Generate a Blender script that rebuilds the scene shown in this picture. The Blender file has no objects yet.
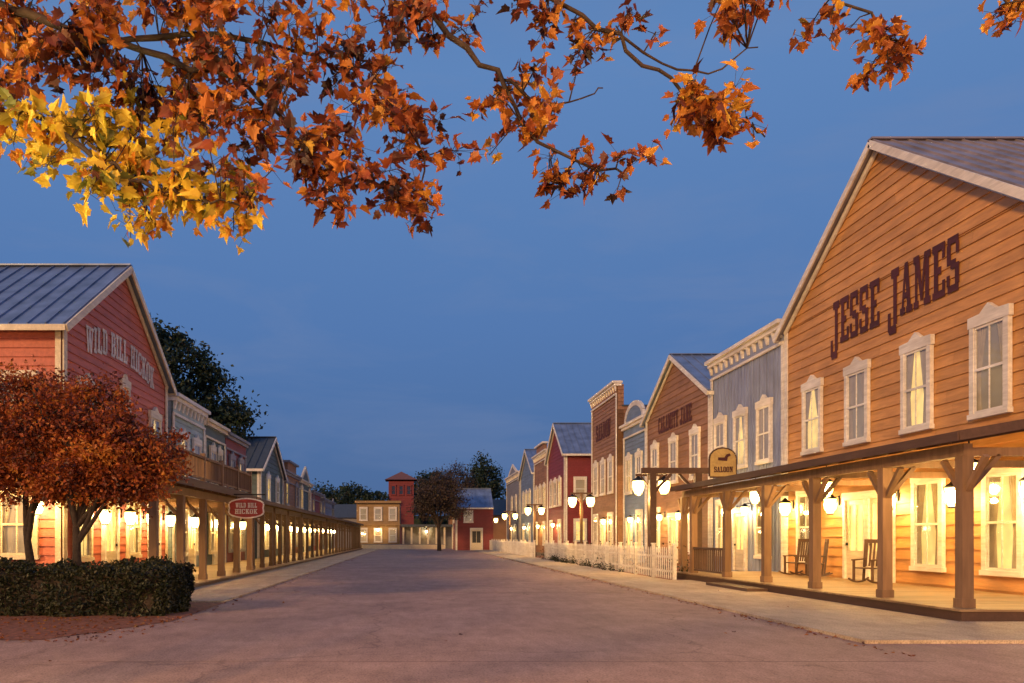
import bpy, math, random
from mathutils import Vector as V, noise
random.seed(7)
rnd=random.random; uni=random.uniform; gau=random.gauss
sc=bpy.context.scene
sc.view_settings.view_transform='Standard'
try: sc.view_settings.look='None'
except Exception: pass
sc.view_settings.exposure=0

# ------------------------------------------------------------ materials
def newmat(n):
    m=bpy.data.materials.new(n); m.use_nodes=True
    nt=m.node_tree; return m,nt,nt.nodes,nt.links,nt.nodes['Principled BSDF']
def ramp(nt,stops):
    r=nt.nodes.new('ShaderNodeValToRGB'); e=r.color_ramp.elements
    while len(e)<len(stops): e.new(0.5)
    for i,(p,c) in enumerate(stops): e[i].position=p; e[i].color=(c[0],c[1],c[2],1)
    return r
def mixrgb(nt,mode,fac,a,b):
    x=nt.nodes.new('ShaderNodeMixRGB'); x.blend_type=mode
    for k,vv in ((0,fac),(1,a),(2,b)):
        if hasattr(vv,'is_linked'): nt.links.new(vv,x.inputs[k])
        elif isinstance(vv,(int,float)): x.inputs[k].default_value=vv
        else: x.inputs[k].default_value=(vv[0],vv[1],vv[2],1)
    return x.outputs[0]
def objco(nt,scale=(1,1,1)):
    t=nt.nodes.new('ShaderNodeTexCoord'); m=nt.nodes.new('ShaderNodeMapping')
    m.inputs['Scale'].default_value=scale
    nt.links.new(t.outputs['Object'],m.inputs[0]); return m.outputs[0]
def noi(nt,co,scale,detail=4,rough=.6):
    n=nt.nodes.new('ShaderNodeTexNoise'); n.inputs['Scale'].default_value=scale
    n.inputs['Detail'].default_value=detail; n.inputs['Roughness'].default_value=rough
    nt.links.new(co,n.inputs['Vector']); return n.outputs['Fac']
def sc3(c,k): return tuple(min(1,x*k) for x in c)
def wood(name,c,rough=.65,var=.25,stretch=(1,.12,1)):
    m,nt,N,L,b=newmat(name)
    g=N.new('ShaderNodeNewGeometry')
    r1=ramp(nt,[(0,sc3(c,1-var)),(1,sc3(c,1+var*.6))]); L.new(g.outputs['Random Per Island'],r1.inputs[0])
    n1=noi(nt,objco(nt,stretch),9,3,.7)
    r2=ramp(nt,[(.3,(.74,.73,.72)),(.65,(1.05,1.05,1.05))]); L.new(n1,r2.inputs[0])
    n2=noi(nt,objco(nt),.7,2)
    r3=ramp(nt,[(.35,(.78,.75,.72)),(.7,(1,1,1))]); L.new(n2,r3.inputs[0])
    o=mixrgb(nt,'MULTIPLY',1,r1.outputs[0],r2.outputs[0]); o=mixrgb(nt,'MULTIPLY',.8,o,r3.outputs[0])
    L.new(o,b.inputs['Base Color']); b.inputs['Roughness'].default_value=rough
    return m
def plain(name,c,rough=.6,metal=0,var=.15,scale=3):
    m,nt,N,L,b=newmat(name)
    n=noi(nt,objco(nt),scale,3)
    r=ramp(nt,[(.3,sc3(c,1-var)),(.7,sc3(c,1+var))]); L.new(n,r.inputs[0]); L.new(r.outputs[0],b.inputs['Base Color'])
    b.inputs['Roughness'].default_value=rough; b.inputs['Metallic'].default_value=metal
    return m
def nosample(m):
    try: m.cycles.emission_sampling='NONE'
    except Exception: pass
    return m
def emit(name,c,s):
    m,nt,N,L,b=newmat(name)
    b.inputs['Base Color'].default_value=(*c,1); b.inputs['Emission Color'].default_value=(*c,1); b.inputs['Emission Strength'].default_value=s
    return nosample(m)
def room(name,c,s):
    m,nt,N,L,b=newmat(name); n=noi(nt,objco(nt),1.3,2)
    r=ramp(nt,[(.3,sc3(c,.45)),(.65,c)]); L.new(n,r.inputs[0])
    b.inputs['Base Color'].default_value=(.3,.25,.2,1); L.new(r.outputs[0],b.inputs['Emission Color']); b.inputs['Emission Strength'].default_value=s
    return nosample(m)
def glassmat(name='window_glass',em=None):
    m=bpy.data.materials.new(name); m.use_nodes=True; nt=m.node_tree; N=nt.nodes; N.clear()
    o=N.new('ShaderNodeOutputMaterial'); mx=N.new('ShaderNodeMixShader'); t=N.new('ShaderNodeBsdfTransparent')
    if em:
        g=N.new('ShaderNodeEmission'); g.inputs[0].default_value=(*em[0],1); g.inputs[1].default_value=em[1]; mx.inputs[0].default_value=.55
    else:
        g=N.new('ShaderNodeBsdfGlossy'); g.inputs['Roughness'].default_value=.04
        t.inputs[0].default_value=(.85,.87,.9,1)
        f=N.new('ShaderNodeLayerWeight'); f.inputs[0].default_value=.35
        p=N.new('ShaderNodeMath'); p.operation='POWER'; p.inputs[1].default_value=2.2; nt.links.new(f.outputs['Facing'],p.inputs[0])
        q=N.new('ShaderNodeMath'); q.operation='MULTIPLY_ADD'; q.inputs[1].default_value=.8; q.inputs[2].default_value=.10; nt.links.new(p.outputs[0],q.inputs[0]); nt.links.new(q.outputs[0],mx.inputs[0])
    nt.links.new(t.outputs[0],mx.inputs[1]); nt.links.new(g.outputs[0],mx.inputs[2]); nt.links.new(mx.outputs[0],o.inputs[0])
    return nosample(m)
def leafmat(name,cols,trans=.45,nscale=1.2):
    m=bpy.data.materials.new(name); m.use_nodes=True; nt=m.node_tree; N=nt.nodes; L=nt.links
    b=N['Principled BSDF']; o=N['Material Output']
    g=N.new('ShaderNodeNewGeometry')
    n=noi(nt,objco(nt),nscale,1)
    ad=N.new('ShaderNodeMath'); ad.operation='MULTIPLY_ADD'; ad.inputs[1].default_value=.65
    L.new(g.outputs['Random Per Island'],ad.inputs[0]); 
    m2=N.new('ShaderNodeMath'); m2.operation='MULTIPLY_ADD'; m2.inputs[1].default_value=1.9; m2.inputs[2].default_value=-.8; L.new(n,m2.inputs[0]); L.new(m2.outputs[0],ad.inputs[2])
    k=len(cols)-1; r=ramp(nt,[(i/k,c) for i,c in enumerate(cols)]); L.new(ad.outputs[0],r.inputs[0])
    c=r.outputs[0]
    L.new(c,b.inputs['Base Color']); b.inputs['Roughness'].default_value=.5
    t=N.new('ShaderNodeBsdfTranslucent'); L.new(c,t.inputs[0])
    mx=N.new('ShaderNodeMixShader'); mx.inputs[0].default_value=trans
    L.new(b.outputs[0],mx.inputs[1]); L.new(t.outputs[0],mx.inputs[2]); L.new(mx.outputs[0],o.inputs[0])
    return m

M={}
M['white']=wood('white_paint',(.80,.78,.74),.5,.05)
M['cream']=wood('cream_paint',(.74,.67,.52),.5,.06)
M['postwood']=wood('weathered_post_wood',(.24,.145,.08),.75,.25,(1,1,.1))
M['darkwood']=wood('dark_wood',(.10,.055,.035),.7,.3)
M['deck']=wood('deck_planks',(.34,.23,.12),.6,.25,(.15,1,1))
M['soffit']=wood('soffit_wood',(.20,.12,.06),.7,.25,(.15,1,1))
M['iron']=plain('black_iron',(.02,.02,.022),.45,.6)
M['bulb']=emit('lamp_bulb',(1,.86,.50),120)
M['lampglass_halo']=glassmat('lamp_glass_halo',em=((1,.66,.18),14))  # halo around the bulb put into the glass as emission
M['glass']=glassmat()
M['curtain']=plain('curtain_cloth',(.50,.44,.33),.9)
M['room_lit']=room('lit_room',(1,.62,.16),1.7)
M['room_dim']=room('dim_room',(.85,.58,.28),.28)
M['room_dark']=plain('dark_room',(.03,.03,.035),.8)
M['ink']=wood('brown_lettering',(.085,.02,.022),.7,.15)
M['whiteink']=wood('white_lettering',(.68,.67,.68),.7,.1)
M['roof']=plain('metal_roof_blue',(.18,.24,.37),.38,.35,.3,1.3)
M['roofwarm']=plain('metal_roof_rusty',(.28,.25,.28),.42,.3,.3,1.2)
M['roofdark']=plain('dark_roof',(.05,.065,.085),.6)
M['bark']=plain('bark',(.030,.020,.016),.9,0,.45,14)
M['soil']=plain('soil',(.20,.07,.04),.95,0,.55,9)

# ------------------------------------------------------------ mesh builder
class MB:
    def __init__(s): s.v=[]; s.f=[]
    def poly(s,pts):
        n=len(s.v); s.v+= [tuple(p) for p in pts]; s.f.append(tuple(range(n,n+len(pts))))
    def box(s,F,u0,u1,z0,z1,d0,d1):
        n=len(s.v)
        for d in (d0,d1):
            for (u,z) in ((u0,z0),(u1,z0),(u1,z1),(u0,z1)): s.v.append(tuple(F(u,z,d)))
        for q in ((0,1,2,3),(7,6,5,4),(0,4,5,1),(1,5,6,2),(2,6,7,3),(3,7,4,0)): s.f.append(tuple(n+i for i in q))
    def beam(s,p,q,w,h,up=(0,0,1)):
        p=V(p); q=V(q); t=(q-p).normalized(); up=V(up); a=t.cross(up)
        if a.length<1e-4: a=t.cross(V((1,0,0)))
        a.normalize(); b=a.cross(t).normalized(); n=len(s.v)
        for c in (p,q):
            for (i,j) in ((-1,-1),(1,-1),(1,1),(-1,1)): s.v.append(tuple(c+a*(i*w/2)+b*(j*h/2)))
        for f in ((0,1,2,3),(7,6,5,4),(0,4,5,1),(1,5,6,2),(2,6,7,3),(3,7,4,0)): s.f.append(tuple(n+i for i in f))
    def extr(s,F,pts,d0,d1):
        n=len(s.v); k=len(pts)
        for d in (d0,d1):
            for u,z in pts: s.v.append(tuple(F(u,z,d)))
        s.f.append(tuple(range(n,n+k))); s.f.append(tuple(range(n+2*k-1,n+k-1,-1)))
        for i in range(k): j=(i+1)%k; s.f.append((n+i,n+k+i,n+k+j,n+j))
    def tube(s,pts,rad,sides=6):
        pts=[V(p) for p in pts]; n=len(s.v); a=None
        for i,p in enumerate(pts):
            t=(pts[min(i+1,len(pts)-1)]-pts[max(i-1,0)])
            if t.length<1e-6: t=V((0,0,1))
            t.normalize()
            if a is None:
                a=t.cross(V((.3,.9,.2))); 
                if a.length<.1: a=t.cross(V((1,0,0)))
            a=(a-t*a.dot(t)).normalized(); b=t.cross(a)
            for k in range(sides):
                an=2*math.pi*k/sides; s.v.append(tuple(p+(a*math.cos(an)+b*math.sin(an))*rad[i]))
        for i in range(len(pts)-1):
            for k in range(sides):
                k2=(k+1)%sides; s.f.append((n+i*sides+k,n+i*sides+k2,n+(i+1)*sides+k2,n+(i+1)*sides+k))
        s.f.append(tuple(n+k for k in range(sides))); e=n+(len(pts)-1)*sides; s.f.append(tuple(e+k for k in range(sides)))
    def lathe(s,c,prof,sides=12):
        n=len(s.v)
        for r,z in prof:
            for k in range(sides):
                a=2*math.pi*k/sides; s.v.append((c[0]+r*math.cos(a),c[1]+r*math.sin(a),c[2]+z))
        for i in range(len(prof)-1):
            for k in range(sides):
                k2=(k+1)%sides; s.f.append((n+i*sides+k,n+i*sides+k2,n+(i+1)*sides+k2,n+(i+1)*sides+k))
        s.f.append(tuple(n+k for k in range(sides))[::-1]); e=n+(len(prof)-1)*sides; s.f.append(tuple(e+k for k in range(sides)))
    def obj(s,name,mat,parent=None,smooth=False):
        me=bpy.data.meshes.new(name); me.from_pydata(s.v,[],s.f); me.update()
        if smooth:
            for p in me.polygons: p.use_smooth=True
        o=bpy.data.objects.new(name,me); me.materials.append(mat); sc.collection.objects.link(o)
        if parent: o.parent=parent
        return o
class B:
    def __init__(s,name):
        s.e=bpy.data.objects.new(name,None); sc.collection.objects.link(s.e); s.p={}
    def __call__(s,part,mat,smooth=False):
        if part not in s.p: s.p[part]=(MB(),mat,smooth)
        return s.p[part][0]
    def light(s,loc,power,col=(1,.53,.12),r=.07):
        l=bpy.data.lights.new('lamp_light','POINT'); l.energy=power; l.color=col; l.shadow_soft_size=r
        o=bpy.data.objects.new('lamp_light',l); o.location=loc; sc.collection.objects.link(o); o.parent=s.e
    def done(s):
        for k,(mb,mat,sm) in s.p.items():
            if mb.v: mb.obj(k,M[mat] if isinstance(mat,str) else mat,s.e,sm)
        return s.e
def frame(o,ud,nd):
    o=V(o); ud=V(ud); nd=V(nd)
    return lambda u,z,d: o+ud*u+nd*d+V((0,0,z))
FR=lambda X: frame((X,0,0),(0,1,0),(-1,0,0))
FL=lambda X: frame((X,0,0),(0,1,0),(1,0,0))
FC=lambda Y: frame((0,Y,0),(1,0,0),(0,-1,0))
W0=frame((0,0,0),(1,0,0),(0,1,0))  # u=x, d=y

# ------------------------------------------------------------ siding, windows
def siding(mb,F,z0,z1,lim,bh=.3):
    z=z0
    while z<z1-.02:
        zt=min(z+bh,z1); a0,b0=lim(z); a1,b1=lim(zt)
        cuts=[0]; L=b0-a0
        if L>3.2:
            x=uni(1.2,4)
            while x<L-.8: cuts.append(x/L); x+=uni(2.8,4.6)
        cuts.append(1)
        for i in range(len(cuts)-1):
            s,e=cuts[i],cuts[i+1]
            g=.003/max(L,.1)
            p=[a0+(b0-a0)*(s+g), a0+(b0-a0)*(e-g), a1+(b1-a1)*(e-g), a1+(b1-a1)*(s+g)]
            mb.poly([F(p[0],z,.042),F(p[1],z,.042),F(p[2],zt,.004),F(p[3],zt,.004)])
            n=len(mb.v); mb.v+=[tuple(F(p[0],z,.0)),tuple(F(p[1],z,.0))]; mb.f.append((n-4,n,n+1,n-3))
        z=zt
def vboards(mb,F,z0,z1,u0,u1,bw=.3):
    k=max(1,int((u1-u0)/bw)); w=(u1-u0)/k
    for i in range(k):
        a=u0+i*w; mb.box(F,a+.002,a+w-.002,z0,z1,0,.012+.004*(i%2)); mb.box(F,a-.03,a+.03,z0,z1,.018,.045)
def window(b,F,u,z0,z1,w=.95,room='room_dim',ped=True,trim='white',fine=True,d=.044):
    T=b('window_trim',trim); h=w/2; t=.14
    T.box(F,u-h-t,u-h,z0,z1,d,d+.10); T.box(F,u+h,u+h+t,z0,z1,d,d+.10)
    T.box(F,u-h-t-.03,u+h+t+.03,z0-.12,z0-.002,d,d+.13)
    if ped:
        T.extr(F,[(u-h-t-.04,z1+.002),(u+h+t+.04,z1+.002),(u+h+t+.04,z1+.25),(u+h*.55,z1+.27),(u,z1+.46),(u-h*.55,z1+.27),(u-h-t-.04,z1+.25)],d,d+.11)
    else: T.box(F,u-h-t-.002,u+h+t+.002,z1+.002,z1+.2,d,d+.115)
    S=b('window_sash',trim); zm=(z0+z1)/2
    S.box(F,u-h+.001,u+h-.001,zm-.03,zm+.03,d+.045,d+.085)
    S.box(F,u-h+.001,u+h-.001,z0+.001,z0+.06,d+.04,d+.08); S.box(F,u-h+.001,u+h-.001,z1-.06,z1-.001,d+.04,d+.08)
    S.box(F,u-h+.001,u-h+.05,z0+.062,z1-.062,d+.042,d+.078); S.box(F,u+h-.05,u+h-.001,z0+.062,z1-.062,d+.042,d+.078)
    if fine:
        S.box(F,u-.016,u+.016,z0+.062,z1-.062,d+.05,d+.074)
    b('window_room_'+room,room).poly([F(u-h,z0,d+.002),F(u+h,z0,d+.002),F(u+h,z1,d+.002),F(u-h,z1,d+.002)])
    b('window_panes','glass').poly([F(u-h,z0,d+.06),F(u+h,z0,d+.06),F(u+h,z1,d+.06),F(u-h,z1,d+.06)])
    if fine:
        C=b('curtains','curtain',True)
        op=uni(.25,.6); tp=uni(.6,.97)
        for sgn in (-1,1):
            k=14; top=[];bot=[];mid=[]
            for i in range(k):
                f=i/(k-1); dd=d+.022+.013*math.sin(i*1.9+u)
                top.append(F(u+sgn*(h-f*h*tp),z1,dd)); bot.append(F(u+sgn*(h-f*h*op),z0,dd)); mid.append(F(u+sgn*(h-f*h*(op*.8)),z0+(z1-z0)*.4,dd))
            for i in range(k-1):
                C.poly([bot[i],bot[i+1],mid[i+1],mid[i]]); C.poly([mid[i],mid[i+1],top[i+1],top[i]])
def door(b,F,u,z0,w=1.0,h=2.3,room='room_lit',trim='white',d=.044):
    T=b('door_frame',trim); a=w/2
    T.box(F,u-a-.12,u-a,z0,z0+h,d,d+.12); T.box(F,u+a,u+a+.12,z0,z0+h,d,d+.12); T.box(F,u-a-.13,u+a+.13,z0+h+.002,z0+h+.22,d,d+.14)
    D=b('door_leaf','cream')
    D.box(F,u-a,u+a,z0,z0+.85,d+.002,d+.06)
    D.box(F,u-a+.002,u-a+.13,z0+.852,z0+h-.002,d+.002,d+.06); D.box(F,u+a-.13,u+a-.002,z0+.852,z0+h-.002,d+.002,d+.06); D.box(F,u-a+.132,u+a-.132,z0+h-.15,z0+h-.002,d+.003,d+.058)
    D.box(F,u-a+.18,u+a-.18,z0+.2,z0+.7,d+.061,d+.075)
    D.box(F,u-.02,u+.02,z0+.852,z0+h-.152,d+.01,d+.05)
    b('door_room',room).poly([F(u-a+.1,z0+.85,d+.004),F(u+a-.1,z0+.85,d+.004),F(u+a-.1,z0+h-.1,d+.004),F(u-a+.1,z0+h-.1,d+.004)])
    b('door_knob','iron').box(F,u+a-.09,u+a-.05,z0+1.0,z0+1.08,d+.06,d+.11)
def lantern(b,c,s=1.0,power=60,off=(0,0,-.16)):
    x,y,z=c
    I=b('lantern_frame','iron')
    I.lathe((x,y,z),[(.02*s,.25*s),(.05*s,.21*s),(.14*s,.155*s),(.13*s,.14*s)],6)
    I.lathe((x,y,z),[(.06*s,-.17*s),(.085*s,-.15*s),(.05*s,-.14*s)],6)
    for k in range(3):
        a=math.pi/3+k*math.pi*2/3
        I.beam((x+.08*s*math.cos(a),y+.08*s*math.sin(a),z-.15*s),(x+.14*s*math.cos(a),y+.14*s*math.sin(a),z+.14*s),.010*s,.010*s)
    b('lantern_glass','lampglass_halo',True).lathe((x,y,z),[(.072*s,-.138*s),(.11*s,-.06*s),(.13*s,.03*s),(.12*s,.135*s)],8)
    b('lantern_bulb','bulb',True).lathe((x,y,z),[(.01,-.10*s),(.05*s,-.08*s),(.09*s,-.02*s),(.095*s,.03*s),(.05*s,.09*s),(.01,.11*s)],8)
    if power: b.light((x+off[0],y+off[1],z+off[2]*1.0),power)
def wall_lamp(b,F,u,z,d=.05,power=60,s=1.0):
    c=F(u,z,d+.28)
    b('lamp_bracket','iron').beam(F(u,z+.02,d),F(u,z+.32,d),.05,.05,(0,1,0)) 
    b('lamp_bracket','iron').beam(F(u,z+.3,d),F(u,z+.28,d+.28),.025,.025)
    o=F(u,z,d+.54)-c
    lantern(b,c,s*1.2,power,(o.x,o.y,-.12))

# ------------------------------------------------------------ lettering
def R(a,b_,c,d): return [(a,b_),(c,b_),(c,d),(a,d)]
t_=.13
G={'E':(.62,[R(0,0,.6,t_),R(0,1-t_,.6,1),R(.08,t_,.27,1-t_),R(.27,.44,.42,.57),R(.49,t_,.6,.3),R(.49,.7,.6,1-t_)]),
'S':(.58,[R(.03,0,.52,t_),R(.03,1-t_,.52,1),R(0,.5,.17,.87),R(.17,.42,.40,.58),R(.38,.13,.55,.5),R(0,t_,.12,.32),R(.43,.68,.55,.87)]),
'J':(.62,[R(.18,.87,.62,1),R(.31,t_,.50,.87),R(.06,0,.46,t_),R(0,.05,.14,.34)]),
'A':(.66,[[(.08,t_),(.18,t_),(.34,1),(.25,1)],[(.38,t_),(.57,t_),(.42,1),(.27,1)],R(0,0,.26,t_),R(.34,0,.66,t_),R(.17,.3,.42,.41)]),
'M':(.88,[R(.07,t_,.18,1-t_),R(.6,t_,.78,1-t_),R(0,0,.25,t_),R(.53,0,.86,t_),R(0,1-t_,.24,1),R(.62,1-t_,.86,1),[(.12,1),(.28,1),(.46,.25),(.38,.1)],[(.58,1),(.66,1),(.46,.1),(.40,.2)]]),
'N':(.74,[R(.08,t_,.18,1-t_),R(.52,0,.62,1-t_),R(0,0,.26,t_),R(0,1-t_,.2,1),R(.42,1-t_,.72,1),[(.10,1),(.28,1),(.62,0),(.46,0)]]),
'W':(.9,[[(.06,.9),(.22,.9),(.32,0),(.22,0)],[(.40,.9),(.48,.9),(.34,0),(.25,0)],[(.38,.9),(.54,.9),(.64,0),(.54,0)],[(.74,.9),(.81,.9),(.66,0),(.57,0)],R(0,.88,.28,1),R(.34,.88,.58,1),R(.66,.88,.88,1)]),
'Y':(.66,[[(.06,.9),(.22,.9),(.40,.45),(.26,.40)],[(.48,.9),(.58,.9),(.40,.40),(.30,.45)],R(.24,t_,.41,.46),R(.14,0,.52,t_),R(0,.88,.28,1),R(.38,.88,.64,1)]),
'T':(.62,[R(.22,t_,.40,1-t_),R(.12,0,.50,t_),R(0,1-t_,.6,1),R(0,.68,.1,1-t_),R(.5,.68,.6,1-t_)]),
'I':(.36,[R(0,0,.34,t_),R(0,1-t_,.34,1),R(.08,t_,.26,1-t_)]),
'L':(.58,[R(0,0,.55,t_),R(0,1-t_,.34,1),R(.08,t_,.26,1-t_),R(.44,t_,.55,.34)]),
'D':(.62,[R(0,0,.5,t_),R(0,1-t_,.5,1),R(.08,t_,.24,1-t_),R(.42,.1,.58,.9)]),
'B':(.62,[R(0,0,.5,t_),R(0,1-t_,.5,1),R(.08,t_,.24,1-t_),R(.42,.1,.58,.46),R(.40,.54,.55,.9),R(.24,.44,.45,.56)]),
'H':(.68,[R(.07,t_,.23,1-t_),R(.43,t_,.59,1-t_),R(0,0,.3,t_),R(.36,0,.66,t_),R(0,1-t_,.3,1),R(.36,1-t_,.66,1),R(.23,.44,.43,.56)]),
'C':(.6,[R(.1,0,.5,t_),R(.1,1-t_,.5,1),R(0,.1,.17,.9),R(.44,.08,.56,.3),R(.44,.7,.56,.92)]),
'K':(.66,[R(.07,t_,.23,1-t_),R(0,0,.3,t_),R(0,1-t_,.3,1),[(.22,.45),(.30,.38),(.56,.9),(.42,.9)],[(.25,.55),(.40,.1),(.60,.1),(.38,.58)],R(.38,0,.66,t_),R(.36,.88,.62,1)]),
'O':(.6,[R(.1,0,.46,t_),R(.1,1-t_,.46,1),R(0,.1,.17,.9),R(.40,.1,.56,.9)]),
' ':(.35,[])}
def text(mb,F,s,u0,length,z0,h,dirn=1,d=.05,arch=0,big=(),gap=.08):
    tot=sum(G[c][0]+gap for c in s); k=length/tot; x=0
    for i,c in enumerate(s):
        w,ps=G[c]; mid=(x+w/2)/tot; dz=arch*(1-(2*mid-1)**2)*h
        hh=h*(1.3 if i in big else 1); zz=z0-(.3*h if i in big else 0)+dz
        for j,p in enumerate(ps):
            mb.extr(F,[(u0+dirn*(x+a)*k,zz+b_*hh) for a,b_ in p],d,d+.012+.002*j)
        x+=w+gap

# ------------------------------------------------------------ buildings
def gable(name,side,Xw,y0,y1,ze,zr,depth,wall,roof,trim='white',wins=(),room='room_dim',bh=.3,doors=(),ribs=.5,fine=True,ov=.4,z0=0.0,lowwins=None):
    b=B(name); s=1 if side=='R' else -1
    F=FR(Xw) if s>0 else FL(Xw); ym=(y0+y1)/2
    Wl=b('front_siding',wall)
    siding(Wl,F,z0,ze,lambda z:(y0,y1),bh)
    def lim(z):
        f=(z-ze)/(zr-ze); return (y0+(ym-y0)*f,y1-(y1-ym)*f)
    siding(Wl,F,ze,zr-.03,lim,bh)
    Xb=Xw+s*depth
    xa,xb=min(Xw,Xb),max(Xw,Xb)
    siding(b('side_siding',wall),FC(y0),z0,ze,lambda z:(xa,xb),bh)
    C=b('body',wall)
    C.extr(F,[(y0+.01,0),(y1-.01,0),(y1-.01,ze),(ym,zr-.03),(y0+.01,ze)],-.01,-depth)
    T=b('corner_trim',trim)
    T.box(F,y0-.06,y0+.16,z0,ze-.1,.044,.085); T.box(F,y1-.16,y1+.06,z0,ze-.1,.044,.085)
    T.box(FC(y0),(Xw if s>0 else Xw-.16),(Xw+.16 if s>0 else Xw),z0,ze-.1,.044,.07)
    Rf=b('roof',roof); sl=(zr-ze)/(ym-y0); oy=ov
    for (ya,sg) in ((y0,1),(y1,-1)):
        e=V((0,ya-sg*oy,ze-oy*sl+.12)); r=V((0,ym,zr+.12))
        xs=(Xw-s*ov*.7, Xb)
        p=[V((xs[0],e.y,e.z)),V((xs[1],e.y,e.z)),V((xs[1],r.y,r.z)),V((xs[0],r.y,r.z))]
        dn=V((0,0,-.10)); q=[v+dn for v in p]
        Rf.poly(p); Rf.poly(q[::-1]); Rf.poly([p[0],p[1],q[1],q[0]]); Rf.poly([p[0],q[0],q[3],p[3]])
        nrib=int(depth/ribs)
        for i in range(nrib+1):
            x=xs[0]+s*(i*ribs+.05); nrm=V((0,-sg*sl,1)).normalized()*.02
            Rf.beam(V((x,e.y,e.z))+nrm,V((x,r.y,r.z))+nrm,.03,.05)
        T.beam((xs[0]-s*.03,e.y,e.z-.11),(xs[0]-s*.03,r.y,r.z-.11),.05,.20)
        T.beam((Xw-s*.09,ya,ze-.12),(Xw-s*.09,ym,zr-.12),.06,.16)
        T.beam((xs[0],e.y-sg*.03,e.z-.10),(xs[1],e.y-sg*.03,e.z-.10),.04,.16)
    Rf.beam((xs[0]-s*.02,ym,zr+.15),(Xb,ym,zr+.15),.22,.05)
    for (u,za,zb) in wins: window(b,F,u,za,zb,room=(room if rnd()<.6 else 'room_lit'),fine=fine,trim=trim)
    for (u,za,zb,rm) in (lowwins or ()): window(b,F,u,za,zb,room=rm,fine=fine,trim=trim,ped=False)
    for u in doors: door(b,F,u,z0+.2)
    return b,F
def falsefront(name,side,Xw,y0,y1,H,depth,wall,trim='white',style='flat',wins=(),lowwins=(),doors=(),vertical=False,fine=True,room='room_dim',brack=True,z0=0):
    b=B(name); s=1 if side=='R' else -1; F=FR(Xw) if s>0 else FL(Xw); ym=(y0+y1)/2
    Wl=b('front_siding',wall)
    if vertical: vboards(Wl,F,z0,H-.3,y0,y1)
    else: siding(Wl,F,z0,H-.3,lambda z:(y0,y1),.25)
    C=b('body',wall); C.box(F,y0+.01,y1-.01,0,H-1.6,-.01,-depth); C.box(F,y0+.01,y1-.01,H-1.6,H-.02,-.01,-.25)
    xa,xb=min(Xw,Xw+s*depth),max(Xw,Xw+s*depth)
    siding(b('side_siding',wall),FC(y0),z0,H-1.6,lambda z:(xa,xb),.25)
    b('flat_roof','roofdark').box(F,y0-.05,y1+.05,H-1.6,H-1.5,-.28,-depth-.1)
    T=b('cornice',trim)
    T.box(F,y0-.05,y0+.15,z0,H-.8,.047,.09); T.box(F,y1-.15,y1+.05,z0,H-.8,.047,.09)
    T.box(F,y0-.1,y1+.1,H-.14,H,-.3,.34); T.box(F,y0-.05,y1+.05,H-.3,H-.142,-.27,.22)
    T.box(F,y0-.02,y1+.02,H-.86,H-.76,.046,.12); b('frieze',wall).box(F,y0,y1,H-.76,H-.3,.046,.07)
    if brack:
        n=max(3,int((y1-y0)/.55))
        for i in range(n+1):
            u=y0+.1+(y1-y0-.2)*i/n; T.extr(frame(F(u-.07,0,0),(F(0,0,1)-F(0,0,0)),(0,1,0)),[(.071,H-.62),(.12,H-.62),(.2,H-.303),(.071,H-.303)],0,.14)
    w=y1-y0
    if style=='peak':
        b('front_top',wall).extr(F,[(ym-w*.3,H+.002),(ym+w*.3,H+.002),(ym,H+1.1)],-.15,.1)
        for sg in(-1,1): T.beam(F(ym+sg*w*.33,H+.05,.05),F(ym,H+1.2,.05),.14,.35)
    if style=='step':
        b('front_top',wall).box(F,ym-w*.28,ym+w*.28,H+.002,H+.7,-.2,.1); T.box(F,ym-w*.32,ym+w*.32,H+.702,H+.85,-.25,.3)
    if style=='curve':
        pts=[(ym-w*.4,H+.002)]+[(ym-w*.4*math.cos(a*math.pi/10),H+.05+1.0*math.sin(a*math.pi/10)) for a in range(11)]+[(ym+w*.4,H+.002)]
        b('front_top',wall).extr(F,pts,-.15,.1)
        for i in range(1,11): T.beam(F(*pts[i],.05),F(*pts[i+1],.05),.16,.30)
    for (u,za,zb) in wins: window(b,F,u,za,zb,room=room if rnd()<.6 else 'room_lit',fine=fine,trim=trim,d=.05)
    for (u,za,zb,rm) in lowwins: window(b,F,u,za,zb,room=rm,fine=fine,trim=trim,ped=False,d=.05)
    for u in doors: door(b,F,u,z0+.15,d=.05)
    return b,F
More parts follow.
